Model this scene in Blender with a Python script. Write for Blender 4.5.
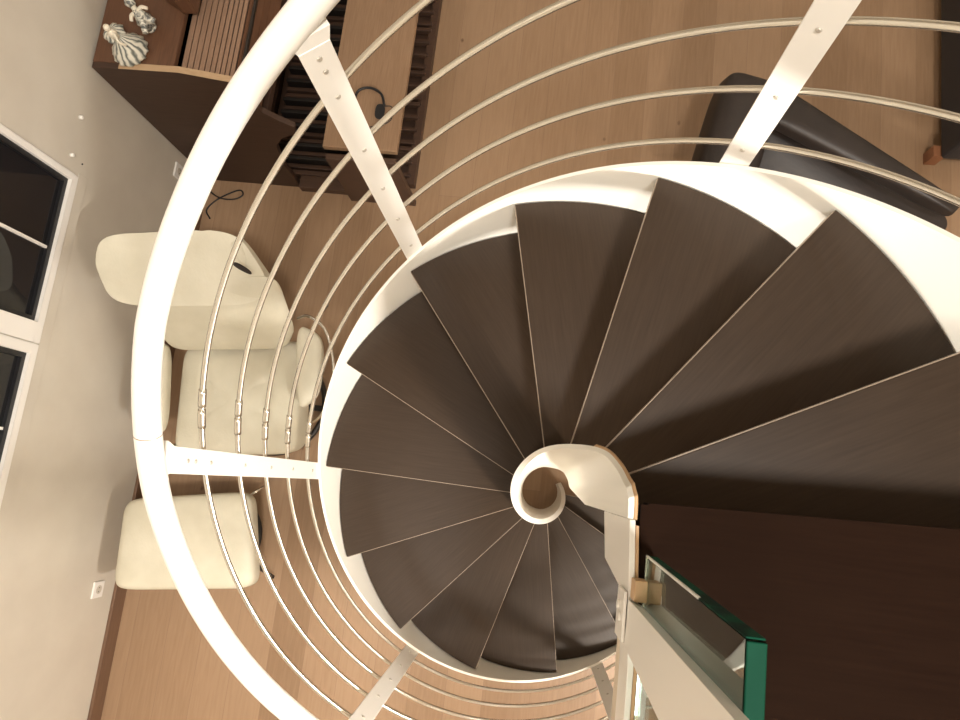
import bpy, bmesh, math, random
from math import sin, cos, pi, radians as rad
from mathutils import Vector, Matrix
random.seed(4)
for o in list(bpy.data.objects): bpy.data.objects.remove(o)
scene = bpy.context.scene
col = scene.collection

# ------------------------------------------------------------------ camera, world, lights, exposure
cd = bpy.data.cameras.new('camera'); cam = bpy.data.objects.new('camera', cd); col.objects.link(cam)
cd.sensor_width = 36; cd.lens = 679 / 960 * 36; cd.clip_start = 0.02; cd.clip_end = 60
RM = Matrix(((0.99051955, -0.10255916, 0.09139283), (0.11731283, 0.97767731, -0.17431227), (-0.07147538, 0.18338127, 0.98043999)))
cam.matrix_world = Matrix.Translation((-0.05832221, 0.01555447, 3.631679)) @ RM.to_4x4()
scene.camera = cam
scene.view_settings.view_transform = 'Standard'; scene.view_settings.look = 'None'
scene.view_settings.gamma = 1; scene.view_settings.use_curve_mapping = False
scene.view_settings.exposure = 0.36
w = bpy.data.worlds.new('night'); scene.world = w; w.use_nodes = True
w.node_tree.nodes['Background'].inputs[0].default_value = (0.02, 0.025, 0.04, 1)
w.node_tree.nodes['Background'].inputs[1].default_value = 0.3

def lamp(name, loc, power, size, colr=(1, .96, .895), target=None, kind='AREA'):
    ld = bpy.data.lights.new(name, kind); ld.energy = power; ld.color = colr
    if kind == 'AREA': ld.shape = 'DISK'; ld.size = size
    else: ld.shadow_soft_size = size
    o = bpy.data.objects.new(name, ld); col.objects.link(o); o.location = loc
    if target is not None:
        o.rotation_euler = (Vector(target) - Vector(loc)).to_track_quat('-Z', 'Y').to_euler()
    return o
lamp('unseen_overhead_light', (.75, -.95, 6.45), 165, .55, target=(.75, -.95, 0))
lamp('unseen_overhead_light', (-.85, -1.25, 5.9), 85, .16, kind='POINT')  # unseen lamp, added for the sheen on the lower treads
lamp('unseen_overhead_light', (2.4, 3.2, 6.2), 38, .16, kind='POINT')  # unseen fill lamp, added to lift the far floor
lamp('lower_room_light', (.95, -.95, 2.45), 145, .09, kind='POINT')

# ------------------------------------------------------------------ helpers
class MB:
    def __init__(s): s.v = []; s.f = []; s.smooth = []
    def add(s, verts, faces, smooth=False):
        n = len(s.v); s.v += [Vector(p) for p in verts]
        for q in faces: s.f.append([n + i for i in q]); s.smooth.append(smooth)
        return s
    def box(s, a, b, M=None):
        x0, y0, z0 = a; x1, y1, z1 = b
        vs = [(x0, y0, z0), (x1, y0, z0), (x1, y1, z0), (x0, y1, z0), (x0, y0, z1), (x1, y0, z1), (x1, y1, z1), (x0, y1, z1)]
        if M is not None: vs = [M @ Vector(p) for p in vs]
        return s.add(vs, [(0, 3, 2, 1), (4, 5, 6, 7), (0, 1, 5, 4), (1, 2, 6, 5), (2, 3, 7, 6), (3, 0, 4, 7)])
    def prism(s, pts, z0, z1, axis='z'):
        n = len(pts)
        def P(p, z):
            return (p[0], p[1], z) if axis == 'z' else ((p[0], z, p[1]) if axis == 'y' else (z, p[0], p[1]))
        vs = [P(p, z0) for p in pts] + [P(p, z1) for p in pts]
        return s.add(vs, [list(range(n))[::-1], list(range(n, 2 * n))] + [(i, (i + 1) % n, n + (i + 1) % n, n + i) for i in range(n)])
    def tube(s, path, r, seg=12, caps=True, closed=False):
        path = [Vector(p) for p in path]; n = len(path); rings = []
        rs = r if isinstance(r, (list, tuple)) else [r] * n
        up = None; vs = []
        for i, p in enumerate(path):
            if closed: t = path[(i + 1) % n] - path[i - 1]
            else: t = path[min(i + 1, n - 1)] - path[max(i - 1, 0)]
            t.normalize()
            if up is None:
                up = Vector((0, 0, 1)) if abs(t.z) < .9 else Vector((1, 0, 0))
            a = up - t * up.dot(t); a.normalize(); up = a; b = t.cross(a)
            for j in range(seg):
                q = 2 * pi * j / seg; vs.append(p + (a * cos(q) + b * sin(q)) * rs[i])
        fs = []
        m = n if closed else n - 1
        for i in range(m):
            for j in range(seg):
                i2 = (i + 1) % n; j2 = (j + 1) % seg
                fs.append((i * seg + j, i * seg + j2, i2 * seg + j2, i2 * seg + j))
        s.add(vs, fs, True)
        if caps and not closed:
            k = len(s.v) - n * seg
            s.f.append([k + j for j in range(seg)][::-1]); s.smooth.append(False)
            s.f.append([k + (n - 1) * seg + j for j in range(seg)]); s.smooth.append(False)
        return s
    def lathe(s, prof, seg=32, c=(0, 0, 0), fn=None):
        vs = []
        for (r, z) in prof:
            for j in range(seg):
                q = 2 * pi * j / seg; rr = r * (fn(q, z) if fn else 1)
                vs.append((c[0] + rr * cos(q), c[1] + rr * sin(q), c[2] + z))
        fs = [(i * seg + j, i * seg + (j + 1) % seg, (i + 1) * seg + (j + 1) % seg, (i + 1) * seg + j) for i in range(len(prof) - 1) for j in range(seg)]
        s.add(vs, fs, True)
        k = len(s.v) - len(vs)
        s.f.append([k + j for j in range(seg)][::-1]); s.smooth.append(False)
        s.f.append([k + (len(prof) - 1) * seg + j for j in range(seg)]); s.smooth.append(False)
        return s
    def pad(s, c, th, e=.35, ew=.7, nu=48, nv=24, up=None, fn=None):
        """rounded cushion over the quad c = [a,b,c,d]; th thickness; pillow shaped edge"""
        a, b, c_, d = [Vector(p) for p in c]
        n = (b - a).cross(d - a) + (c_ - b).cross(c_ - d); n.normalize()
        if n.z < 0 and up is None: n = -n
        if up is not None and n.dot(Vector(up)) < 0: n = -n
        def sp(x, p): return math.copysign(abs(x) ** p, x)
        vs = []
        for i in range(nv + 1):
            ph = -pi / 2 + pi * i / nv
            for j in range(nu):
                q = 2 * pi * j / nu
                u = sp(cos(ph), ew) * sp(cos(q), e); v = sp(cos(ph), ew) * sp(sin(q), e); h = sp(sin(ph), ew)
                p = (a * (1 - u) * (1 - v) + b * (1 + u) * (1 - v) + c_ * (1 + u) * (1 + v) + d * (1 - u) * (1 + v)) / 4
                k = h * th / 2
                if fn: k += fn(u, v, h)
                vs.append(p + n * k)
        fs = [(i * nu + j, i * nu + (j + 1) % nu, (i + 1) * nu + (j + 1) % nu, (i + 1) * nu + j) for i in range(nv) for j in range(nu)]
        return s.add(vs, fs, True)
    def build(s, name, m, parent=None, bevel=0, origin=None):
        off = Vector(origin) if origin is not None else (parent_world(parent) if parent else Vector((0, 0, 0)))
        me = bpy.data.meshes.new(name); me.from_pydata([v - off for v in s.v], [], s.f)
        me.polygons.foreach_set('use_smooth', s.smooth)
        bm = bmesh.new(); bm.from_mesh(me)
        bmesh.ops.remove_doubles(bm, verts=bm.verts, dist=1e-6)
        bmesh.ops.recalc_face_normals(bm, faces=bm.faces); bm.to_mesh(me); bm.free()
        me.materials.append(m); o = bpy.data.objects.new(name, me); col.objects.link(o)
        if parent: o.parent = parent
        if origin is not None:
            o.location = Vector(origin) - (parent_world(parent) if parent else Vector((0, 0, 0)))
        if bevel:
            md = o.modifiers.new('bevel', 'BEVEL'); md.width = bevel; md.segments = 2; md.limit_method = 'ANGLE'; md.angle_limit = rad(50)
        return o
def parent_world(o):
    v = Vector((0, 0, 0))
    while o: v += Vector(o.location); o = o.parent
    return v
def tag(o, label, cat, group=None):
    o['label'] = label; o['category'] = cat
    if group: o['group'] = group
    return o
def thing(name, label, cat, loc=(0, 0, 0), group=None):
    o = bpy.data.objects.new(name, None); col.objects.link(o); o.location = loc; o.empty_display_size = .1
    return tag(o, label, cat, group)
def struct(o): o['kind'] = 'structure'; return o

# ------------------------------------------------------------------ materials
def mat(name, c=(.5, .5, .5), rough=.5, metal=0., spec=.5, coat=0.):
    m = bpy.data.materials.new(name); m.use_nodes = True; b = m.node_tree.nodes['Principled BSDF']
    b.inputs['Base Color'].default_value = (*c, 1); b.inputs['Roughness'].default_value = rough
    b.inputs['Metallic'].default_value = metal; b.inputs['Specular IOR Level'].default_value = spec
    b.inputs['Coat Weight'].default_value = coat
    return m
def N(m, t, **k):
    n = m.node_tree.nodes.new(t)
    for a, v in k.items():
        if hasattr(n, a): setattr(n, a, v)
        else: n.inputs[a].default_value = v
    return n
def L(m, a, b): m.node_tree.links.new(a, b)
def ramp(m, stops):
    r = N(m, 'ShaderNodeValToRGB'); e = r.color_ramp.elements
    e[0].position = stops[0][0]; e[0].color = (*stops[0][1], 1); e[1].position = stops[-1][0]; e[1].color = (*stops[-1][1], 1)
    for p, c in stops[1:-1]: x = e.new(p); x.color = (*c, 1)
    return r
def bump(m, h, dist, st=1.0):
    b = N(m, 'ShaderNodeBump'); b.inputs['Strength'].default_value = st; b.inputs['Distance'].default_value = dist
    L(m, h, b.inputs['Height']); L(m, b.outputs['Normal'], m.node_tree.nodes['Principled BSDF'].inputs['Normal']); return b
def grain(name, c1, c2, rough, stretch=(2, 40, 40), spec=.5, mottled=.35, relief=.5):
    """wood: fine pores along local x (small first stretch number) plus slow tone drift"""
    m = mat(name, c1, rough, spec=spec); b = m.node_tree.nodes['Principled BSDF']
    tc = N(m, 'ShaderNodeTexCoord'); mp = N(m, 'ShaderNodeMapping'); mp.inputs['Scale'].default_value = stretch
    L(m, tc.outputs['Object'], mp.inputs['Vector'])
    n1 = N(m, 'ShaderNodeTexNoise'); n1.inputs['Scale'].default_value = 4; n1.inputs['Detail'].default_value = 6; L(m, mp.outputs[0], n1.inputs['Vector'])
    n2 = N(m, 'ShaderNodeTexNoise'); n2.inputs['Scale'].default_value = 1.0; L(m, mp.outputs[0], n2.inputs['Vector'])
    mx = N(m, 'ShaderNodeMix', data_type='FLOAT'); mx.inputs[0].default_value = mottled
    L(m, n1.outputs[0], mx.inputs[2]); L(m, n2.outputs[0], mx.inputs[3])
    r = ramp(m, [(.3, c1), (.7, c2)]); L(m, mx.outputs[0], r.inputs[0]); L(m, r.outputs[0], b.inputs['Base Color'])
    
    if relief: bump(m, n1.outputs[0], .0006, relief)
    return m
M = {}
M['white'] = mat('white_enamel', (.80, .76, .70), .32)
M['white_matt'] = mat('white_stringer_paint', (.82, .79, .72), .45)
M['steel'] = mat('brushed_steel', (.78, .74, .66), .24, 1.0)
M['screw'] = mat('screw_steel', (.55, .50, .43), .4, .4)
M['nosing'] = mat('nosing_strip', (.26, .20, .15), .4)
M['orange_tan'] = mat('orange_tan_edge', (.50, .31, .16), .5)  # tan of clamp and fascia edge; on the rim, painted orange bounce
M['tread'] = grain('dark_oiled_oak', (.024, .0138, .0075), (.037, .0225, .0132), .42, (3, 60, 60), spec=.24, relief=.12)
M['landing'] = grain('dark_landing_oak', (.0115, .0050, .0028), (.016, .0075, .0043), .65, (3, 60, 60), spec=.02, relief=0)
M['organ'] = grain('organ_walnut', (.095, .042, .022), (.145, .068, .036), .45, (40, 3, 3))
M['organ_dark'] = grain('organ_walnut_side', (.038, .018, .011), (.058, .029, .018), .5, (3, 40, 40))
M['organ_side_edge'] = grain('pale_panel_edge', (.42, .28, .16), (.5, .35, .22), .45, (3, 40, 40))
M['slat'] = grain('roll_top_slats', (.24, .145, .095), (.30, .19, .13), .4, (40, 3, 40))
M['bench'] = grain('bench_oak', (.235, .14, .08), (.30, .19, .115), .45, (40, 2.5, 40))
M['bench_dark'] = grain('bench_end_wood', (.06, .032, .02), (.085, .045, .028), .5, (3, 40, 3))
M['pedal'] = grain('pedal_wood', (.045, .024, .016), (.08, .042, .026), .45, (3, 40, 40))
M['black'] = mat('black_plastic', (.012, .012, .014), .4)
M['black_wood'] = mat('blackened_wood', (.02, .015, .012), .5)
M['base'] = grain('baseboard_oak', (.13, .07, .04), (.18, .10, .06), .45, (40, 3, 40))
M['frame'] = mat('window_frame_white', (.86, .83, .79), .35)
M['chrome'] = mat('polished_chrome', (.8, .76, .7), .12, 1.0)
M['dark_fabric'] = mat('dark_fabric', (.022, .017, .016), .75)
M['brown'] = mat('brown_foot_wood', (.22, .09, .04), .5)
M['cord'] = mat('black_cord', (.01, .009, .01), .5)
M['seam_brown'] = mat('joint_line', (.30, .21, .14), .6)  # brown seam between handrail lengths
M['seam'] = mat('dark_seam', (.03, .022, .018), .6)

m = M['wall'] = mat('wall_plaster', (.70, .64, .55), .55, spec=.35)
tc = N(m, 'ShaderNodeTexCoord'); n = N(m, 'ShaderNodeTexNoise'); n.inputs['Scale'].default_value = 5; n.inputs['Detail'].default_value = 5
L(m, tc.outputs['Object'], n.inputs['Vector']); bump(m, n.outputs[0], .006, .35)
r = ramp(m, [(.3, (.58, .53, .455)), (.7, (.63, .58, .50))]); L(m, n.outputs[0], r.inputs[0]); L(m, r.outputs[0], m.node_tree.nodes['Principled BSDF'].inputs['Base Color'])
M['ceiling'] = mat('ceiling_paint', (.62, .52, .40), .8)

def leather(name, c1, c2, rough, sc=90):
    m = mat(name, c1, rough); tc = N(m, 'ShaderNodeTexCoord')
    v = N(m, 'ShaderNodeTexVoronoi'); v.inputs['Scale'].default_value = sc; L(m, tc.outputs['Object'], v.inputs['Vector'])
    n = N(m, 'ShaderNodeTexNoise'); n.inputs['Scale'].default_value = 7; n.inputs['Detail'].default_value = 4; L(m, tc.outputs['Object'], n.inputs['Vector'])
    r = ramp(m, [(.3, c1), (.7, c2)]); L(m, n.outputs[0], r.inputs[0]); L(m, r.outputs[0], m.node_tree.nodes['Principled BSDF'].inputs['Base Color'])
    ad = N(m, 'ShaderNodeMath', operation='MULTIPLY_ADD'); ad.inputs[1].default_value = .12; L(m, v.outputs['Distance'], ad.inputs[0]); L(m, n.outputs[0], ad.inputs[2])
    bump(m, ad.outputs[0], .006, .5); return m
M['cream'] = leather('cream_leather', (.60, .56, .44), (.68, .64, .52), .5)
M['dark_leather'] = leather('dark_brown_leather', (.016, .011, .009), (.025, .017, .014), .5)

# floor boards run along y
m = M['floor'] = mat('oak_floor', (.4, .26, .17), .42); b = m.node_tree.nodes['Principled BSDF']
tc = N(m, 'ShaderNodeTexCoord'); mp = N(m, 'ShaderNodeMapping'); mp.inputs['Rotation'].default_value = (0, 0, rad(90)); L(m, tc.outputs['Object'], mp.inputs['Vector'])
br = N(m, 'ShaderNodeTexBrick'); br.offset = .37; br.squash = 1; L(m, mp.outputs[0], br.inputs['Vector'])
for k_, v_ in {'Color1': (0, 0, 0, 1), 'Color2': (1, 1, 1, 1), 'Mortar': (.5, .5, .5, 1), 'Scale': 1.0, 'Mortar Size': .0010, 'Mortar Smooth': .1, 'Bias': 0, 'Brick Width': 4.3, 'Row Height': .186}.items(): br.inputs[k_].default_value = v_
mp2 = N(m, 'ShaderNodeMapping'); mp2.inputs['Scale'].default_value = (22, 1.6, 1); L(m, tc.outputs['Object'], mp2.inputs['Vector'])
n1 = N(m, 'ShaderNodeTexNoise'); n1.inputs['Scale'].default_value = 3; n1.inputs['Detail'].default_value = 7; n1.inputs['Distortion'].default_value = .6; L(m, mp2.outputs[0], n1.inputs['Vector'])
r = ramp(m, [(.25, (.245, .148, .082)), (.75, (.345, .222, .134))])
mx = N(m, 'ShaderNodeMix', data_type='FLOAT'); mx.inputs[0].default_value = .45; L(m, n1.outputs[0], mx.inputs[2]); L(m, br.outputs['Color'], mx.inputs[3]); L(m, mx.outputs[0], r.inputs[0])
# knots
mp3 = N(m, 'ShaderNodeMapping'); mp3.inputs['Scale'].default_value = (1.6, 1, 1); L(m, tc.outputs['Object'], mp3.inputs['Vector'])
vo = N(m, 'ShaderNodeTexVoronoi'); vo.inputs['Scale'].default_value = 2.9; L(m, mp3.outputs[0], vo.inputs['Vector'])
nd = N(m, 'ShaderNodeTexNoise'); nd.inputs['Scale'].default_value = 40; L(m, tc.outputs['Object'], nd.inputs['Vector'])
ad = N(m, 'ShaderNodeMath', operation='MULTIPLY_ADD'); ad.inputs[1].default_value = .04; L(m, nd.outputs[0], ad.inputs[0]); L(m, vo.outputs['Distance'], ad.inputs[2])
kr = ramp(m, [(.035, (.40, .33, .28)), (.075, (1, 1, 1))]); L(m, ad.outputs[0], kr.inputs[0])
mk = N(m, 'ShaderNodeMix', data_type='RGBA', blend_type='MULTIPLY'); mk.inputs[0].default_value = 1; L(m, r.outputs[0], mk.inputs[6]); L(m, kr.outputs[0], mk.inputs[7])
mj = N(m, 'ShaderNodeMix', data_type='RGBA'); L(m, br.outputs['Fac'], mj.inputs[0]); L(m, mk.outputs[2], mj.inputs[6]); mj.inputs[7].default_value = (.24, .15, .095, 1)
L(m, mj.outputs[2], b.inputs['Base Color']); bump(m, n1.outputs[0], .0008, .4)  # faint relief

m = M['glass'] = mat('green_edged_glass', (.93, 1, .97), .0); b = m.node_tree.nodes['Principled BSDF']
b.inputs['Transmission Weight'].default_value = 1; b.inputs['IOR'].default_value = 1.52
va = N(m, 'ShaderNodeVolumeAbsorption'); va.inputs['Color'].default_value = (.0, .88, .66, 1); va.inputs['Density'].default_value = 8
L(m, va.outputs[0], m.node_tree.nodes['Material Output'].inputs['Volume'])
M['edge_glint'] = mat('painted_edge_highlight', (.75, .74, .68), .3)  # pale colour of the highlight painted on the glass edge
m = M['green_edge'] = mat('polished_green_glass_edge', (.02, .2, .11), .6, spec=.08)
tc = N(m, 'ShaderNodeTexCoord'); n = N(m, 'ShaderNodeTexNoise'); n.inputs['Scale'].default_value = 26; n.inputs['Detail'].default_value = 1; L(m, tc.outputs['Object'], n.inputs['Vector'])
r = ramp(m, [(.44, (.002, .016, .010)), (.52, (.002, .045, .024))]); L(m, n.outputs[0], r.inputs[0]); L(m, r.outputs[0], m.node_tree.nodes['Principled BSDF'].inputs['Base Color'])
m = M['pane'] = mat('night_window_glass', (.012, .012, .014), .04, spec=.5)
b = m.node_tree.nodes['Principled BSDF']

# figurine glaze
m = M['figurine'] = mat('grey_white_glaze', (.6, .6, .55), .35)
tc = N(m, 'ShaderNodeTexCoord'); n = N(m, 'ShaderNodeTexNoise'); n.inputs['Scale'].default_value = 38; n.inputs['Detail'].default_value = 3; n.inputs['Distortion'].default_value = 1.5
L(m, tc.outputs['Object'], n.inputs['Vector']); r = ramp(m, [(.40, (.10, .105, .10)), (.50, (.42, .41, .36)), (.60, (.74, .71, .62))]); L(m, n.outputs[0], r.inputs[0])
L(m, r.outputs[0], m.node_tree.nodes['Principled BSDF'].inputs['Base Color']); bump(m, n.outputs[0], .004, .6)
m = M['pleats'] = mat('pleated_glaze', (.6, .6, .55), .4)
tc = N(m, 'ShaderNodeTexCoord'); ns_ = N(m, 'ShaderNodeTexNoise'); ns_.inputs['Scale'].default_value = 22; L(m, tc.outputs['Object'], ns_.inputs['Vector'])
gr = N(m, 'ShaderNodeTexGradient', gradient_type='RADIAL'); L(m, tc.outputs['Object'], gr.inputs['Vector'])
mm = N(m, 'ShaderNodeMath', operation='MULTIPLY_ADD'); mm.inputs[1].default_value = 2 * pi * 13; L(m, gr.outputs['Fac'], mm.inputs[0])
m5 = N(m, 'ShaderNodeMath', operation='MULTIPLY'); m5.inputs[1].default_value = 9.; L(m, ns_.outputs[0], m5.inputs[0]); L(m, m5.outputs[0], mm.inputs[2])
sn = N(m, 'ShaderNodeMath', operation='SINE'); L(m, mm.outputs[0], sn.inputs[0])
r = ramp(m, [(.0, (.10, .11, .10)), (.35, (.40, .40, .35)), (.75, (.72, .69, .60))]); m6 = N(m, 'ShaderNodeMath', operation='MULTIPLY_ADD'); m6.inputs[1].default_value = .5; m6.inputs[2].default_value = .5
L(m, sn.outputs[0], m6.inputs[0]); L(m, m6.outputs[0], r.inputs[0]); L(m, r.outputs[0], m.node_tree.nodes['Principled BSDF'].inputs['Base Color'])
M['figurine_skin'] = mat('pale_glaze', (.74, .68, .56), .35)

# ------------------------------------------------------------------ the setting
WX = -2.139; CEIL = 6.6; LZ = 2.85; RISE = .19
struct(MB().box((WX - .2, -3.2, -.12), (4.0, 4.6, 0)).build('floor', M['floor']))
struct(MB().box((WX - .2, -3.2, CEIL), (4.0, 4.6, CEIL + .12)).build('ceiling', M['ceiling']))
struct(MB().box((3.8, -3.2, 0), (4.0, 4.6, CEIL)).build('wall_right', M['wall']))
struct(MB().box((WX - .2, 4.4, 0), (3.8, 4.6, CEIL)).build('wall_back', M['wall']))
struct(MB().box((WX - .2, -3.2, 0), (3.8, -3.0, CEIL)).build('wall_front', M['wall']))
# left wall with two window openings
WINS = [(.358, 1.10), (-.40, .352)]; WZ0, WZ1 = 1.012, 2.25
FWL = [(.085, .026), (.085, .042)]
mb = MB()
y0 = -3.0
mb.box((WX - .2, -3.0, 0), (WX, 4.4, WZ0)); mb.box((WX - .2, -3.0, WZ1), (WX, 4.4, CEIL))
mb.box((WX - .2, -3.0, WZ0), (WX, -.40, WZ1)); mb.box((WX - .2, 1.10, WZ0), (WX, 4.4, WZ1)); mb.box((WX - .2, .352, WZ0), (WX, .358, WZ1))
struct(mb.build('wall_left', M['wall']))
struct(MB().box((WX, -3.0, 0), (WX + .016, 1.55, .10)).build('baseboard_left', M['base'], bevel=.002))
for i, (a, b_) in enumerate(WINS):
    root = bpy.data.objects.new('window_%d' % (i + 1), None); col.objects.link(root); root.location = (WX, (a + b_) / 2, WZ0); struct(root)
    fa_, fb_ = FWL[i]
    f = MB()
    f.box((WX - .05, a, WZ0), (WX + .006, b_, WZ0 + .036)); f.box((WX - .05, a, WZ1 - .06), (WX + .006, b_, WZ1))
    f.box((WX - .05, a, WZ0 + .036), (WX + .006, a + fa_, WZ1 - .06)); f.box((WX - .05, b_ - fb_, WZ0 + .036), (WX + .006, b_, WZ1 - .06))
    f.build('window_frame', M['frame'], root, bevel=.002)
    g = MB(); ii = .025
    A, B, Z0, Z1 = a + fa_, b_ - fb_, WZ0 + .036, WZ1 - .06
    g.box((WX - .04, A, Z0), (WX - .012, A + .02, Z1)); g.box((WX - .04, B - .02, Z0), (WX - .012, B, Z1))
    g.box((WX - .04, A + .02, Z0), (WX - .012, B - .02, Z0 + .02)); g.box((WX - .04, A + .02, Z1 - .02), (WX - .012, B - .02, Z1))
    g.build('gasket', M['black'], root)
    MB().box((WX - .034, A + .02, Z0 + .02), (WX - .028, B - .02, Z1 - .02)).build('pane', M['pane'], root)
    q = (A + B) / 2
    MB().box((WX - .028, q - .006, Z0 + .02), (WX - .018, q + .006, Z1 - .02)).build('muntin', M['frame'], root)
    MB().box((WX - .18, a, WZ0), (WX - .06, b_, WZ1)).build('outer_board', M['black_wood'], root)
struct(MB().box((WX, -.46, WZ0 - .06), (WX + .003, 1.12, WZ0 - .001)).build('trim_1', M['wall'], bevel=.002))

# ------------------------------------------------------------------ the stair
TH0, DK = 27.3, 25.27
def ang(k): return rad(TH0 + DK * k)
def zn(k): return LZ - (k + 1) * RISE
def hp(k, r, h): a = ang(k); return Vector((r * cos(a), r * sin(a), zn(k) + h))
stair = thing('spiral_staircase', 'white steel spiral staircase with dark wooden wedge treads and rod railing', 'staircase')
# treads
OFF = .009
def tread_mesh(ri=.105):
    w_ = rad(DK + 2.0); pts = []
    n = 18; ro = .6965
    pts.append((ri, OFF)); pts.append((ro * cos(OFF / ro), OFF))
    for j in range(1, n + 1):
        a = -w_ * j / n; pts.append((ro * cos(a), ro * sin(a)))
    for j in range(n, 0, -1):
        a = -w_ * j / n; pts.append((ri * cos(a), ri * sin(a)))
    return pts
NOS = [52.6, 78.2, 103.5, 128.6, 153.9, 179.6, 204.0, 229.0, 254.3, 280.1]
proto = None
for k in range(0, 14):
    deg = NOS[k - 1] if 1 <= k <= 10 else TH0 + DK * k
    if k == 11: deg = 305.4
    if k == 12: deg = 331.5
    a = rad(deg) ; z = zn(k)
    if k < 2:
        t = MB().prism(tread_mesh((.0695, .095)[k]), -.04, 0).build('tread', M['tread'], stair, bevel=.0015, origin=(0, 0, 0))
        MB().box(((.0705, .098)[k], OFF - .0002, -.036), (.692, OFF + .0014, .0005)).build('nosing_strip', M['nosing'], t, origin=(0, 0, 0))
    elif proto is None:
        pr = MB().prism(tread_mesh(), -.04, 0).build('tread', M['tread'], stair, bevel=.0015, origin=(0, 0, 0))
        ns = MB().box((.108, OFF - .0002, -.036), (.692, OFF + .0014, .0005)).build('nosing_strip', M['nosing'], pr, origin=(0, 0, 0))
        proto = (pr, ns); t = pr
    else:
        t = proto[0].copy(); col.objects.link(t); s_ = proto[1].copy(); col.objects.link(s_); s_.parent = t
    t.location = (0, 0, z); t.rotation_euler = (0, 0, a - OFF / .6965)

def helix_plate(r_in, r_out, k0, k1, top, bot, n=220, zmin=0.0, zmax=9):
    mb = MB(); vs = []
    for i in range(n + 1):
        k = k0 + (k1 - k0) * i / n; a = ang(k)
        ri = r_in(k) if callable(r_in) else r_in; ro = r_out(k) if callable(r_out) else r_out
        t = min(max(zn(k) + (top(k) if callable(top) else top), zmin + .001), zmax); b = max(zn(k) + (bot(k) if callable(bot) else bot), zmin)
        b = min(b, t - .0005)
        for r_, z in ((ri, b), (ro, b), (ro, t), (ri, t)): vs.append((r_ * cos(a), r_ * sin(a), z))
    fs = []
    for i in range(n):
        for j in range(4): fs.append((i * 4 + j, i * 4 + (j + 1) % 4, (i + 1) * 4 + (j + 1) % 4, (i + 1) * 4 + j))
    mb.add(vs, fs, True); mb.f.append([3, 2, 1, 0]); mb.smooth.append(False); mb.f.append([n * 4 + j for j in range(4)]); mb.smooth.append(False)
    return mb
def shade_auto(o, a=35):
    bm = bmesh.new(); bm.from_mesh(o.data)
    for e in bm.edges:
        if len(e.link_faces) == 2 and e.calc_face_angle(0) > rad(a): e.smooth = False
    bm.to_mesh(o.data); bm.free(); return o
shade_auto(helix_plate(.699, .707, -.98, 13.95, .055, -.25).build('outer_stringer', M['white_matt'], stair))
# inner stringer: a tall ribbon wound round the stair's eye
RK = [(-1.35, .0575), (-.7, .058), (.1, .064), (.75, .081), (1.3, .094), (2.2, .098), (3.3, .104), (5, .106), (8, .108), (11, .108), (14.2, .106)]
def rin(k):
    if k <= RK[0][0]: return RK[0][1]
    for (a, x), (b_, y) in zip(RK, RK[1:]):
        if k <= b_:
            i = RK.index((a, x)); t = (k - a) / (b_ - a)
            m0 = (y - RK[max(i - 1, 0)][1]) / (b_ - RK[max(i - 1, 0)][0]) * (b_ - a)
            e = RK[min(i + 2, len(RK) - 1)]; m1 = (e[1] - x) / (e[0] - a) * (b_ - a)
            return (2 * t ** 3 - 3 * t * t + 1) * x + (t ** 3 - 2 * t * t + t) * m0 + (3 * t * t - 2 * t ** 3) * y + (t ** 3 - t * t) * m1
    return RK[-1][1]
TK = [(-1.35, .10), (-.6, .10), (.1, .20), (1.2, .20), (3, .20), (5, .30), (14, .30)]
def interp(T, k):
    if k <= T[0][0]: return T[0][1]
    for (a, x), (b_, y) in zip(T, T[1:]):
        if k <= b_: return x + (y - x) * (k - a) / (b_ - a)
    return T[-1][1]
BK = [(-1.35, -.62), (0, -.9), (1, -1.0), (14, -1.0)]
ins = helix_plate(lambda k: rin(k) - interp([(-1.4, .006), (3, .008), (6, .018), (15, .018)], k), lambda k: rin(k), -1.30, 14.4, lambda k: interp(TK, k), lambda k: interp(BK, k), 320, zmax=LZ + .012)
shade_auto(ins.build('inner_stringer', M['white_matt'], stair))

rim = helix_plate(lambda k: rin(k) + .0002, lambda k: rin(k) + .0042, -1.30, 1.6, lambda k: interp(TK, k) + .0005, lambda k: interp(TK, k) - .05, 60, zmax=LZ + .0125)
rim.build('rim_orange_bounce', M['orange_tan'], [o for o in stair.children if o.name.startswith('inner_stringer')][0])  # orange bounce on the white top edge put into the colour

# rods of the railing
RODH = [.11, .28, .44, .60, .77]; RR = .722
for h in RODH:
    ks = [-.75 + (14.0 + .75) * i / 240 for i in range(241)]
    o = MB().tube([hp(k, RR, h) for k in ks], .0058, 12).build('railing_rod', M['steel'], stair)
    # coupling sleeves
    for (a0, a1) in ((169.9, 172.4), (172.9, 175.6)):
        kk = [(a0 - TH0) / DK + (a1 - a0) / DK * i / 5 for i in range(6)]
        s_ = MB().tube([hp(k, RR, h) for k in kk], .0078, 12).build('coupling_sleeve', M['steel'], o)
# handrail
ks = [-.9 + 14.9 * i / 260 for i in range(261)]
def hr(k):
    h = interp([(-1, .918), (3.9, .925), (4.8, .94), (5.4, .957), (6.3, .957), (7.8, .925), (14, .925)], k)
    return hp(k, .729, h)
hand = MB().tube([hr(k) for k in ks], .0235, 24).build('handrail', M['white'], stair)
kk = [5.955 + .0025 * i for i in range(3)]
MB().tube([hr(k) for k in kk], .0237, 24).build('joint_ring', M['seam_brown'], hand)
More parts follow.
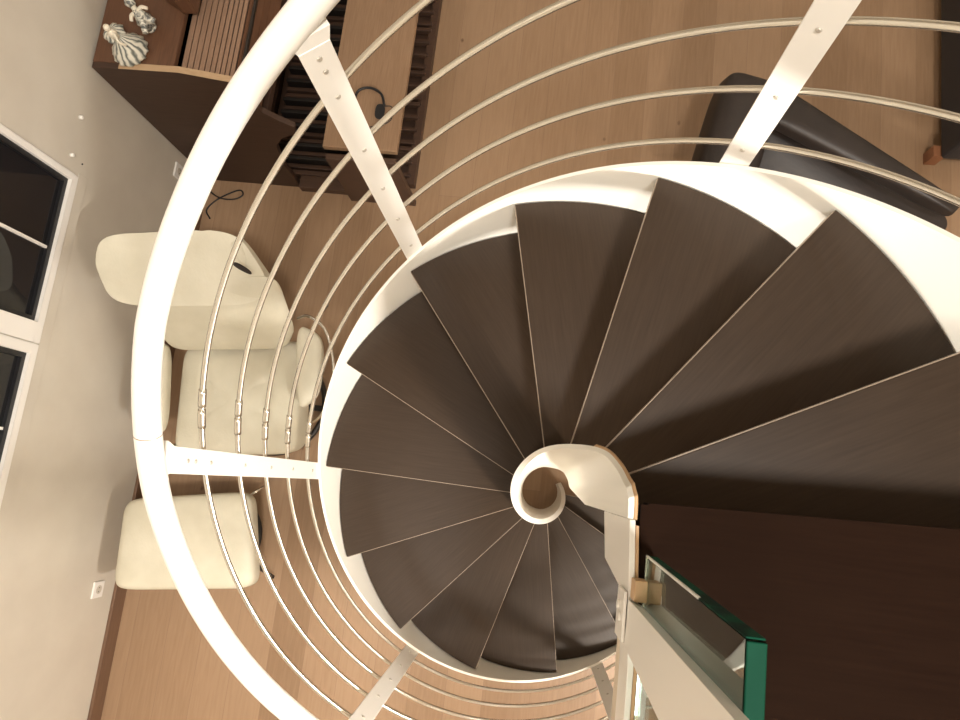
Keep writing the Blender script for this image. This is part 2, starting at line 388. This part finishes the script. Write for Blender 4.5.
# posts
PANG = [11.2, 68.3, 125.9, 181.0, 235.3, 293.4, 350.5]
for pa in PANG:
    k = (pa - TH0) / DK; a = rad(pa); zb = zn(k) - .10; hz = hr(k).z; zt = hz - .036
    RZ = Matrix.Rotation(a, 4, 'Z')
    p = MB().box((.7072, -.025, zb), (.7152, .025, zt), RZ).build('post', M['white'], stair, bevel=.001)
    slope = math.tan(-RISE / (rad(DK) * .71))
    MB().box((.7152, -.014, zt - .09), (.7232, .014, zt + .0), RZ).build('bracket', M['white'], p, bevel=.001)
    top = zn(k) + .93
    MB().prism([(-.025, zt - .0), (.025, zt - .0), (.033, hz - .012), (-.033, hz - .012)], .7085, .728, axis='x').build('rail_saddle', M['white'], p)
    ps = p.children[-1]
    for v in ps.data.vertices: v.co = RZ @ v.co
    for (h, dy) in [(.865, 0), (.835, 0)] + [(x, 0) for x in RODH]:
        c0 = RZ @ Vector((.7072, dy, zn(k) + h)); c1 = RZ @ Vector((.7052, dy, zn(k) + h))
        if zn(k) + h < .03: continue
        MB().tube([c0, c1], [.0046, .0035], 12).build('screw', M['screw'], p)
# landing edge of the stair: fascia plates
FX0, FX1 = .0535, .0600
fa = MB().prism([(-.006, LZ + .012), (-.006, 2.605), (-.070, 2.625), (-.088, 2.800), (-.16, 2.800), (-2.9, 2.800), (-2.9, LZ + .012), (-.16, LZ + .012)], FX0, FX1, axis='x').build('landing_fascia', M['white'], stair, bevel=.0008)
MB().prism([(-2.9, LZ - .06), (-.16, LZ - .06), (-.012, LZ - .06), (-.012, LZ + .0125), (-.16, LZ + .0125), (-2.9, LZ + .0125)], FX1 + .0002, FX1 + .0036, axis='x').build('fascia_edge', M['orange_tan'], fa)
for o_ in (fa, fa.children[0]):   # the landing edge runs a little off square
    for v in o_.data.vertices: v.co.x += -(max(v.co.y, -.16) + .006) * .062

# landing floor
a0 = ang(-1)
d = Vector((cos(a0), sin(a0))); nn = Vector((-d.y, d.x)) * OFF
pts = [(.0745, -2.95), (.0745, -.16), (.0665, -.01), (.0665, .0665 * d.y / d.x + .009), tuple((d * .698 + nn)), (.72, .0), (3.8, 0), (3.8, -2.95)]
land = struct(MB().prism([(p[0], p[1]) for p in pts], LZ - .04, LZ).build('floor_upper', M['landing']))
land.rotation_euler = (0, 0, 0)
MB().box((.075, .0, -.036), (.696, .0018, .0006), Matrix.Translation((0, 0, LZ)) @ Matrix.Rotation(a0, 4, 'Z') @ Matrix.Translation((0, OFF, 0))).build('nosing_strip', M['landing'], land)
struct(MB().box((.080, -2.95, LZ - .20), (3.8, -.02, LZ - .041)).build('trim_2', M['ceiling']))

# ------------------------------------------------------------------ glass screen on the landing
gl = thing('glass_screen', 'clear glass panel with green edge clamped to a white flat post on the landing edge', 'glass balustrade', (.06, -.1, LZ + .013))
gp = MB().prism([(-1.25, LZ + .013), (-.0435, LZ + .013), (-.0555, LZ + .358), (-1.25, LZ + .358)], .0738, .0858, axis='x').build('glass_panel', M['glass'], gl)
MB().box((.0740, -1.25, LZ + .3582), (.0856, -.0560, LZ + .3605)).build('polished_edge', M['green_edge'], gp, bevel=.0008)
MB().prism([(-.0432, LZ + .013), (-.0418, LZ + .013), (-.0538, LZ + .3575), (-.0552, LZ + .3575)], .0740, .0856, axis='x').build('polished_edge', M['green_edge'], gp, bevel=.0006)
MB().prism([(-.0432, LZ + .013), (-.0412, LZ + .013), (-.0492, LZ + .245), (-.0512, LZ + .245)], .0736, .0756, axis='x').build('edge_highlight', M['edge_glint'], gp)  # painted highlight along the lower upright edge of the glass
po = MB().prism([(-.082, LZ - .04), (-.082, LZ + .012), (-.134, LZ + .012), (-.134, LZ - .04)], .0540, .0574, axis='x')
zz0, zz1 = LZ + .0135, 3.9
po.add([(.058, -.0885, zz0), (.0728, -.0937, zz0), (.0728, -.137, zz0), (.058, -.137, zz0), (.058, -.0885, zz1), (.0728, -.0937, zz1), (.0728, -.195, zz1), (.058, -.195, zz1)],
       [(0, 3, 2, 1), (4, 5, 6, 7), (0, 1, 5, 4), (1, 2, 6, 5), (2, 3, 7, 6), (3, 0, 4, 7)])
po = po.build('post', M['white'], gl, bevel=.0006)
MB().box((.0600, -.0875, LZ + .0135), (.0735, -.066, LZ + .040)).build('clamp_block', M['orange_tan'], gl, bevel=.001)
for (yy, zz) in ((-.100, 2.830), (-.110, 2.845)):
    MB().tube([(.0540, yy, zz), (.0512, yy, zz)], [.0052, .0045], 12).build('bolt', M['white'], gl)

# ------------------------------------------------------------------ cream recliner and ottoman
ch = thing('recliner_chair', 'cream leather recliner with tilted headrest standing by the window wall', 'armchair', (-1.48, .25, 0))
def tuft(u, v, h):
    if h < 0: return 0
    k = 0
    for (a, b_) in ((-.5, -.25), (0, -.25), (.5, -.25), (-.5, .25), (0, .25), (.5, .25)):
        k -= .030 * math.exp(-(((u - a) / .10) ** 2 + ((v - b_) / .10) ** 2))
    for a in (-.5, 0, .5):
        k -= .012 * math.exp(-((u - a) / .045) ** 2) * (1 if -.25 < v else .3)
    return k * h
MB().pad([(-1.75, -.03, .43), (-1.15, .045, .43), (-1.235, .60, .38), (-1.83, .52, .38)], .17, .22, .45, 96, 40, fn=tuft).build('seat_cushion', M['cream'], ch)
def fold(u, v, h): return (-.008 * math.exp(-((v - .1 * u) / .04) ** 2) + .004 * sin(7 * u + 3 * v)) * max(h, 0)
MB().pad([(-1.85, .50, .50), (-1.25, .57, .50), (-1.255, .755, .84), (-1.865, .66, .90)], .15, .25, .5, 72, 32, fn=fold).build('backrest', M['cream'], ch)
def fold2(u, v, h): return (-.008 * math.exp(-((u - .62 + .2 * v) / .05) ** 2) + .004 * sin(5 * u)) * max(h, 0)
MB().pad([(-1.93, .61, .92), (-1.27, .71, .80), (-1.41, .905, .95), (-1.985, .79, 1.05)], .16, .42, .5, 72, 32, fn=fold2).build('headrest', M['cream'], ch)
MB().pad([(-1.44, .885, .945), (-1.29, .68, .70), (-1.255, .72, .70), (-1.40, .925, .945)], .07, .5, .6, 40, 20).build('side_wing', M['cream'], ch)
MB().pad([(-1.385, .775, 1.0), (-1.32, .755, .935), (-1.325, .775, .935), (-1.375, .795, 1.0)], .012, .8, .8, 20, 10).build('pocket_opening', M['seam'], ch)
MB().pad([(-1.17, .23, .53), (-1.075, .32, .53), (-1.10, .60, .53), (-1.245, .655, .53)], .08, .55, .6).build('armrest', M['cream'], ch)
MB().pad([(-1.90, .06, .53), (-1.78, .06, .53), (-1.85, .50, .53), (-1.96, .46, .53)], .08, .5, .6).build('armrest', M['cream'], ch)
def arc3(pts, n=24):
    """Catmull-Rom through points"""
    P = [Vector(p) for p in pts]; P = [P[0] * 2 - P[1]] + P + [P[-1] * 2 - P[-2]]; out = []
    for i in range(1, len(P) - 2):
        for j in range(n):
            t = j / n; a, b_, c, d_ = P[i - 1:i + 3]
            out.append(.5 * ((2 * b_) + (c - a) * t + (2 * a - 5 * b_ + 4 * c - d_) * t * t + (3 * b_ - a - 3 * c + d_) * t ** 3))
    out.append(P[-2]); return out
MB().tube(arc3([(-1.25, .68, .52), (-1.19, .69, .54), (-1.10, .635, .54), (-1.045, .50, .52), (-1.035, .36, .49), (-1.09, .24, .42), (-1.18, .18, .33)]), .008, 10).build('arm_frame', M['chrome'], ch)
MB().tube(arc3([(-1.80, .56, .50), (-1.93, .52, .50), (-1.97, .38, .5), (-1.95, .15, .47), (-1.87, .02, .40), (-1.78, .02, .3)]), .008, 10).build('arm_frame', M['chrome'], ch)
MB().tube([(-1.045, .46, .50), (-1.0, .465, .50)], .004, 8).build('tilt_lever', M['chrome'], ch)
MB().tube([(-1.21, .74, .34), (-1.17, .80, .36)], .008, 8).build('tilt_knob', M['black'], ch)
MB().lathe([(.03, 0), (.03, .30)], 20, (-1.48, .30, .02)).build('column', M['chrome'], ch)
MB().tube([(-1.48 + .27 * cos(2 * pi * i / 48), .30 + .27 * sin(2 * pi * i / 48), .016) for i in range(48)], .015, 10, closed=True).build('base_ring', M['black_wood'], ch)
MB().box((-1.75, .285, .005), (-1.21, .315, .03)).build('base_bar', M['black_wood'], ch)
MB().box((-1.72, .08, .30), (-1.24, .50, .335)).build('seat_frame', M['black'], ch)

ot = thing('ottoman', 'cream leather footstool in front of the recliner by the baseboard', 'footstool', (-1.63, -.40, 0))
MB().pad([(-1.965, -.695, .37), (-1.275, -.60, .37), (-1.375, -.16, .37), (-1.995, -.27, .37)], .15, .22, .5, 72, 32).build('cushion', M['cream'], ot)
MB().box((-1.9, -.58, .27), (-1.42, -.27, .295)).build('tray', M['black'], ot)
MB().lathe([(.025, 0), (.025, .25)], 20, (-1.65, -.42, .025)).build('column', M['chrome'], ot)
MB().tube([(-1.65 + .2 * cos(2 * pi * i / 48), -.42 + .2 * sin(2 * pi * i / 48), .015) for i in range(48)], .014, 10, closed=True).build('base_ring', M['black_wood'], ot)
MB().box((-1.85, -.435, .005), (-1.45, -.405, .028)).build('base_bar', M['black_wood'], ot)
MB().tube([(-1.44, -.19, .26), (-1.385, -.135, .22)], .006, 8).build('tilt_bar', M['chrome'], ot)
MB().tube([(-1.40, -.50, .24), (-1.335, -.60, .03)], .010, 8).build('side_leg', M['black_wood'], ot)

# ------------------------------------------------------------------ organ console
OY0, OY1 = 1.572, 3.05
og = thing('organ_console', 'brown wooden organ console with slatted roll top against the left wall', 'organ', (-1.8, 2.3, 0))
sp = [(-2.125, 0), (-2.125, 1.10), (-1.73, 1.10), (-1.505, 1.05), (-1.47, .82), (-1.42, .76), (-1.355, .70), (-1.37, .64), (-1.46, .58), (-1.52, .50), (-1.56, .30), (-1.56, 0)]
for (a, b_) in ((OY0, OY0 + .028), (OY1 - .028, OY1)):
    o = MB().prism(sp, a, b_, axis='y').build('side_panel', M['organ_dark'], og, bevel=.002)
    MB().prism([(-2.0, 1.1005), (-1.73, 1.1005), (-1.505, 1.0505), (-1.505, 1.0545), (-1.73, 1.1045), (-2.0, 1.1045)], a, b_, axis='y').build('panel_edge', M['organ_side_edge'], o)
y0, y1 = OY0 + .028, OY1 - .028
MB().box((-2.125, y0, 1.075), (-1.755, y1, 1.102)).build('top_board', M['organ'], og, bevel=.002)
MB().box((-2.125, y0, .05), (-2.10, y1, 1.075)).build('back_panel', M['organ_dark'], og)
mb = MB(); nsl = 12
sl = arc3([(-1.745, 0, 1.066), (-1.62, 0, 1.052), (-1.52, 0, 1.028)], 12)
tot = len(sl) - 1
nsl = 10
for i in range(nsl):
    p, q = sl[0].lerp(sl[-1], 0), sl[-1]
    def on(t):
        t *= tot; a = min(int(t), tot - 1); return sl[a].lerp(sl[a + 1], t - a)
    p, q = on(i / nsl), on((i + 1) / nsl)
    dv = (q - p); e = dv.normalized() * .0022; p2 = p + e; q2 = q - e; nv = Vector((-dv.z, 0, dv.x)).normalized() * -.008
    if nv.z > 0: nv = -nv
    mb.prism([(p2.x, p2.z), (q2.x, q2.z), (q2.x + nv.x, q2.z + nv.z), (p2.x + nv.x, p2.z + nv.z)], y0, y1, axis='y')
rt = mb.build('roll_top', M['slat'], og)
MB().prism([(-1.75, 1.05), (-1.62, 1.040), (-1.50, 1.005), (-1.50, .99), (-1.75, 1.03)], y0, y1, axis='y').build('roll_top_backing', M['black_wood'], og)
mb = MB()
fr = [(-1.512, 1.02), (-1.505, .98), (-1.495, .94), (-1.488, .90), (-1.482, .86), (-1.475, .82)]
for (a, b_) in zip(fr, fr[1:]):
    mb.prism([(a[0] - .01, a[1] - .002), (a[0], a[1] - .002), (b_[0], b_[1] + .002), (b_[0] - .01, b_[1] + .002)], y0, y1, axis='y')
mb.build('roll_front', M['organ'], og)
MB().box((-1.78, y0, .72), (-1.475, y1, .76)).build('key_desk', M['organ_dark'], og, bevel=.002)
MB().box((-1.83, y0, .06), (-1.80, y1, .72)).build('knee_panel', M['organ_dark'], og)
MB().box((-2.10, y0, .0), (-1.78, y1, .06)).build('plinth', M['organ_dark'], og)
# box on the organ top
bx = tag(MB().prism([(-1.86, 1.912), (-1.757, 1.85), (-1.693, 1.853), (-1.693, 2.35), (-1.86, 2.35)], 1.106, 1.235).build('wooden_box', M['organ'], bevel=.003), 'reddish brown wooden box on the organ top beside the roll top slats', 'box')

# pedalboard
pb = thing('pedalboard', 'organ pedalboard with dark wooden keys on the floor under the bench', 'pedalboard', (-1.2, 2.2, 0))
mb = MB(); mb.box((-.93, 1.62, .0), (-.885, 2.95, .06)); mb.box((-1.76, 1.62, 0), (-.93, 1.645, .075)); mb.box((-1.55, 1.548, 0), (-1.26, 1.62, .06)); mb.box((-1.76, 2.925, 0), (-.93, 2.95, .075)); mb.box((-1.76, 1.645, 0), (-1.73, 2.925, .05)); mb.box((-1.73, 1.645, .004), (-.93, 2.925, .02))
mb.build('frame', M['bench_dark'], pb, bevel=.002)
pat = [0, 1, 0, 1, 0, 0, 1, 0, 1, 0, 1, 0]
for i in range(32):
    yy = 1.668 + i * .0401
    if pat[i % 12]: MB().box((-1.72, yy - .010, .040), (-1.16, yy + .010, .105)).build('sharp_pedal', M['black_wood'], pb, bevel=.003)
    else: MB().box((-1.72, yy - .011, .040), (-.912, yy + .011, .078)).build('natural_pedal', M['pedal'], pb, bevel=.003)
# bench
bn = thing('organ_bench', 'long light oak organ bench straddling the pedalboard', 'bench', (-1.07, 2.25, 0))
MB().box((-1.262, 1.563, .515), (-.882, 2.98, .55)).build('seat', M['bench'], bn, bevel=.003)
MB().prism([(-1.24, 0), (-1.24, .514), (-.90, .514), (-.90, 0), (-.94, 0), (-.97, .10), (-1.17, .10), (-1.20, 0)], 1.495, 1.525, axis='y')
for (a, b_) in ((1.566, 1.596), (2.955, 2.985)):
    a -= .052 if a < 2 else -.0; b_ -= .052 if b_ < 2 else -.0
    MB().prism([(-1.25, 0), (-1.25, .514), (-.89, .514), (-.87, 0)], a + .0, b_, axis='y').build('end_panel', M['bench_dark'], bn, bevel=.002)
MB().box((-1.08, 1.545, .16), (-1.055, 2.955, .26)).build('stretcher', M['bench_dark'], bn)
# headphones
hpn = thing('headphones', 'black over ear headphones lying on the organ bench', 'headphones', (-1.03, 1.78, .55))
MB().tube(arc3([(-1.135, 1.80, .562), (-1.12, 1.87, .563), (-1.06, 1.89, .565), (-1.00, 1.86, .565), (-.975, 1.80, .565)], 10), .0065, 10).build('headband', M['black'], hpn)
MB().pad([(-1.015, 1.72, .570), (-.965, 1.72, .570), (-.965, 1.80, .575), (-1.015, 1.80, .575)], .035, .7, .6, 24, 12).build('ear_cup', M['black'], hpn)
MB().pad([(-1.16, 1.72, .568), (-1.12, 1.72, .568), (-1.12, 1.80, .568), (-1.16, 1.80, .568)], .034, .7, .6, 24, 12).build('ear_cup', M['black'], hpn)
MB().tube(arc3([(-.98, 1.80, .556), (-.94, 1.80, .553), (-.93, 1.74, .553), (-.97, 1.70, .553), (-1.05, 1.68, .553), (-1.12, 1.66, .553), (-1.2, 1.69, .553)], 10), .0022, 6).build('cord', M['cord'], hpn)
# cable on the floor
tag(MB().tube(arc3([(-2.07, 1.33, .005), (-2.10, 1.38, .005), (-2.06, 1.44, .005), (-1.99, 1.49, .006), (-1.92, 1.52, .006), (-1.90, 1.49, .006), (-1.95, 1.46, .008), (-2.03, 1.46, .011), (-2.10, 1.50, .006), (-2.10, 1.545, .005)], 10), .0042, 8).build('power_cable', M['cord']), 'black power cable looped on the floor beside the organ', 'cable')

# ------------------------------------------------------------------ figurines
def ruffled(n, amp): return lambda q, z: 1 + amp * sin(n * q + 9 * z * 8) + .5 * amp * sin((2 * n + 3) * q)
f1 = thing('dancer_figurine', 'grey and white figurine with a wide ruffled round skirt on the organ corner', 'figurine', (-1.975, 1.655, 1.1025))
c = (-1.955, 1.655, 1.1025)
MB().lathe([(.058, 0), (.075, .006), (.077, .016), (.062, .040), (.045, .062), (.026, .085), (.014, .10)], 72, c, ruffled(13, .05)).build('skirt', M['pleats'], f1, origin=c)
MB().lathe([(.014, 0), (.016, .02), (.019, .038), (.012, .05), (.006, .056)], 24, (c[0] - .008, c[1] - .004, c[2] + .095)).build('torso', M['figurine_skin'], f1)
MB().lathe([(.003, 0), (.011, .006), (.014, .015), (.011, .025), (.003, .030)], 24, (c[0] - .010, c[1] - .004, c[2] + .148)).build('head', M['figurine_skin'], f1)
MB().lathe([(.020, 0), (.042, .008), (.045, .02), (.030, .035), (.012, .042)], 48, (c[0] - .040, c[1] + .032, c[2] + .06), ruffled(7, .10)).build('shawl', M['pleats'], f1, origin=(c[0] - .04, c[1] + .032, c[2]))
MB().tube(arc3([(c[0] - .02, c[1], c[2] + .135), (c[0] - .035, c[1] + .02, c[2] + .125), (c[0] - .045, c[1] + .035, c[2] + .105)], 6), [.006] * 12 + [.004], 8).build('arm', M['figurine_skin'], f1)
MB().tube(arc3([(c[0] + .005, c[1] - .01, c[2] + .135), (c[0] + .02, c[1] - .035, c[2] + .115), (c[0] + .035, c[1] - .03, c[2] + .09)], 6), [.006] * 12 + [.004], 8).build('arm', M['figurine_skin'], f1)
f2 = thing('dancer_figurine', 'smaller grey and white figurine with outstretched limbs, nearer the wooden box', 'figurine', (-1.90, 1.775, 1.1025))
c = (-1.895, 1.775, 1.1025)
MB().lathe([(.026, 0), (.028, .006), (.024, .012)], 32, c).build('base', M['figurine'], f2)
MB().lathe([(.018, 0), (.030, .01), (.032, .04), (.024, .07), (.017, .095)], 48, (c[0], c[1], c[2] + .012), ruffled(6, .12)).build('torso', M['figurine'], f2)
def limb(pts, r0, r1, m_, nm):
    P_ = arc3(pts, 8); MB().tube(P_, [r0 + (r1 - r0) * i / (len(P_) - 1) for i in range(len(P_))], 14).build(nm, m_, f2)
limb([(c[0], c[1], c[2] + .08), (c[0] + .03, c[1] - .008, c[2] + .075), (c[0] + .058, c[1] - .012, c[2] + .062)], .017, .012, M['figurine'], 'leg')
limb([(c[0] + .004, c[1] - .01, c[2] + .07), (c[0] + .012, c[1] - .036, c[2] + .06), (c[0] + .018, c[1] - .062, c[2] + .05)], .017, .012, M['figurine'], 'leg')
limb([(c[0], c[1], c[2] + .10), (c[0] + .01, c[1] + .024, c[2] + .10), (c[0] + .034, c[1] + .026, c[2] + .092)], .010, .007, M['figurine_skin'], 'arm')
limb([(c[0] - .006, c[1], c[2] + .10), (c[0] - .03, c[1] - .012, c[2] + .092), (c[0] - .034, c[1] - .030, c[2] + .08)], .010, .007, M['figurine_skin'], 'arm')
MB().lathe([(.004, 0), (.018, .010), (.023, .024), (.018, .038), (.004, .045)], 24, (c[0] - .035, c[1] + .035, c[2] + .09), ruffled(5, .05)).build('head', M['figurine'], f2)
limb([(c[0] - .01, c[1] + .005, c[2] + .095), (c[0] - .035, c[1] + .035, c[2] + .105)], .012, .012, M['figurine_skin'], 'neck')

# ------------------------------------------------------------------ dark leather armchair and the dark sofa at the right
ar = thing('leather_armchair', 'dark brown leather armchair below the top of the stair, seen past the railing', 'armchair', (1.05, 1.45, 0))
MB().pad([(.82, 1.72, .42), (1.68, 1.24, .42), (1.74, 1.44, .50), (.90, 1.90, .54)], .16, .25, .55, 72, 32).build('back_cushion', M['dark_leather'], ar)
MB().pad([(.80, 1.82, .66), (1.66, 1.40, .66), (1.70, 1.45, .66), (.86, 2.00, .66)], .10, .22, .55, 72, 24).build('back_top', M['dark_leather'], ar)
MB().pad([(.51, 1.36, .50), (.80, 1.40, .50), (.93, 2.02, .58), (.66, 2.09, .58)], .20, .35, .55, 72, 32).build('armrest', M['dark_leather'], ar)
MB().pad([(.72, 1.05, .33), (1.40, .78, .33), (1.66, 1.36, .33), (.92, 1.74, .33)], .18, .25, .5, 72, 32).build('seat_cushion', M['dark_leather'], ar)
for (x, y) in ((.80, 1.15), (1.38, .92), (1.56, 1.32), (.86, 1.72)):
    MB().tube([(x, y, 0), (x, y, .26)], .018, 12).build('leg', M['black'], ar)
so = thing('dark_sofa', 'very dark fabric sofa corner at the right edge of the photo', 'sofa', (2.2, 2.5, 0))
MB().box((1.93, 1.98, .10), (2.9, 3.6, .36)).build('base', M['dark_fabric'], so, bevel=.02)
MB().pad([(1.96, 2.02, .38), (2.7, 2.02, .38), (2.7, 2.79, .38), (1.96, 2.79, .38)], .12, .2, .4).build('seat_cushion', M['dark_fabric'], so)
MB().pad([(1.96, 2.80, .38), (2.7, 2.80, .38), (2.7, 3.56, .38), (1.96, 3.56, .38)], .12, .2, .4).build('seat_cushion', M['dark_fabric'], so)
for (x, y) in ((1.93, 2.03), (2.86, 2.03), (1.95, 3.56), (2.86, 3.56)):
    MB().box((x - .03, y - .03, 0), (x + .03, y + .03, .10)).build('leg', M['brown'], so)

# ------------------------------------------------------------------ wall fittings
def socket(y, z, label):
    s_ = thing('wall_socket', label, 'socket', (WX, y, z), 'sockets low on the left wall')
    MB().box((WX, y - .04, z - .04), (WX + .010, y + .04, z + .04)).build('cover_plate', M['frame'], s_, bevel=.002)
    MB().tube([(WX + .010, y, z), (WX + .0115, y, z)], .021, 24).build('socket_insert', M['wall'], s_)
    for dy in (-.0095, .0095): MB().tube([(WX + .0115, y + dy, z), (WX + .0122, y + dy, z)], .003, 8).build('hole', M['black'], s_)
socket(-.735, .245, 'white wall socket above the baseboard, left of the ottoman')
socket(1.475, .30, 'white wall socket beside the organ side, half hidden by the handrail')
for (y, z, l) in ((1.345, 1.08, 'small white hook on the wall, nearer the organ'), (1.17, 1.08, 'small white hook on the wall, nearer the window')):
    h = tag(MB().tube([(WX, y, z), (WX + .012, y, z), (WX + .014, y, z)], [.009, .009, .005], 14).build('wall_hook', M['frame']), l, 'hook', 'small white wall hooks')
tag(MB().tube([(WX - .002, 1.165, 1.005), (WX + .003, 1.165, 1.005)], .004, 8).build('wall_screw', M['black']), 'tiny dark screw in the plaster below the white hooks', 'screw')
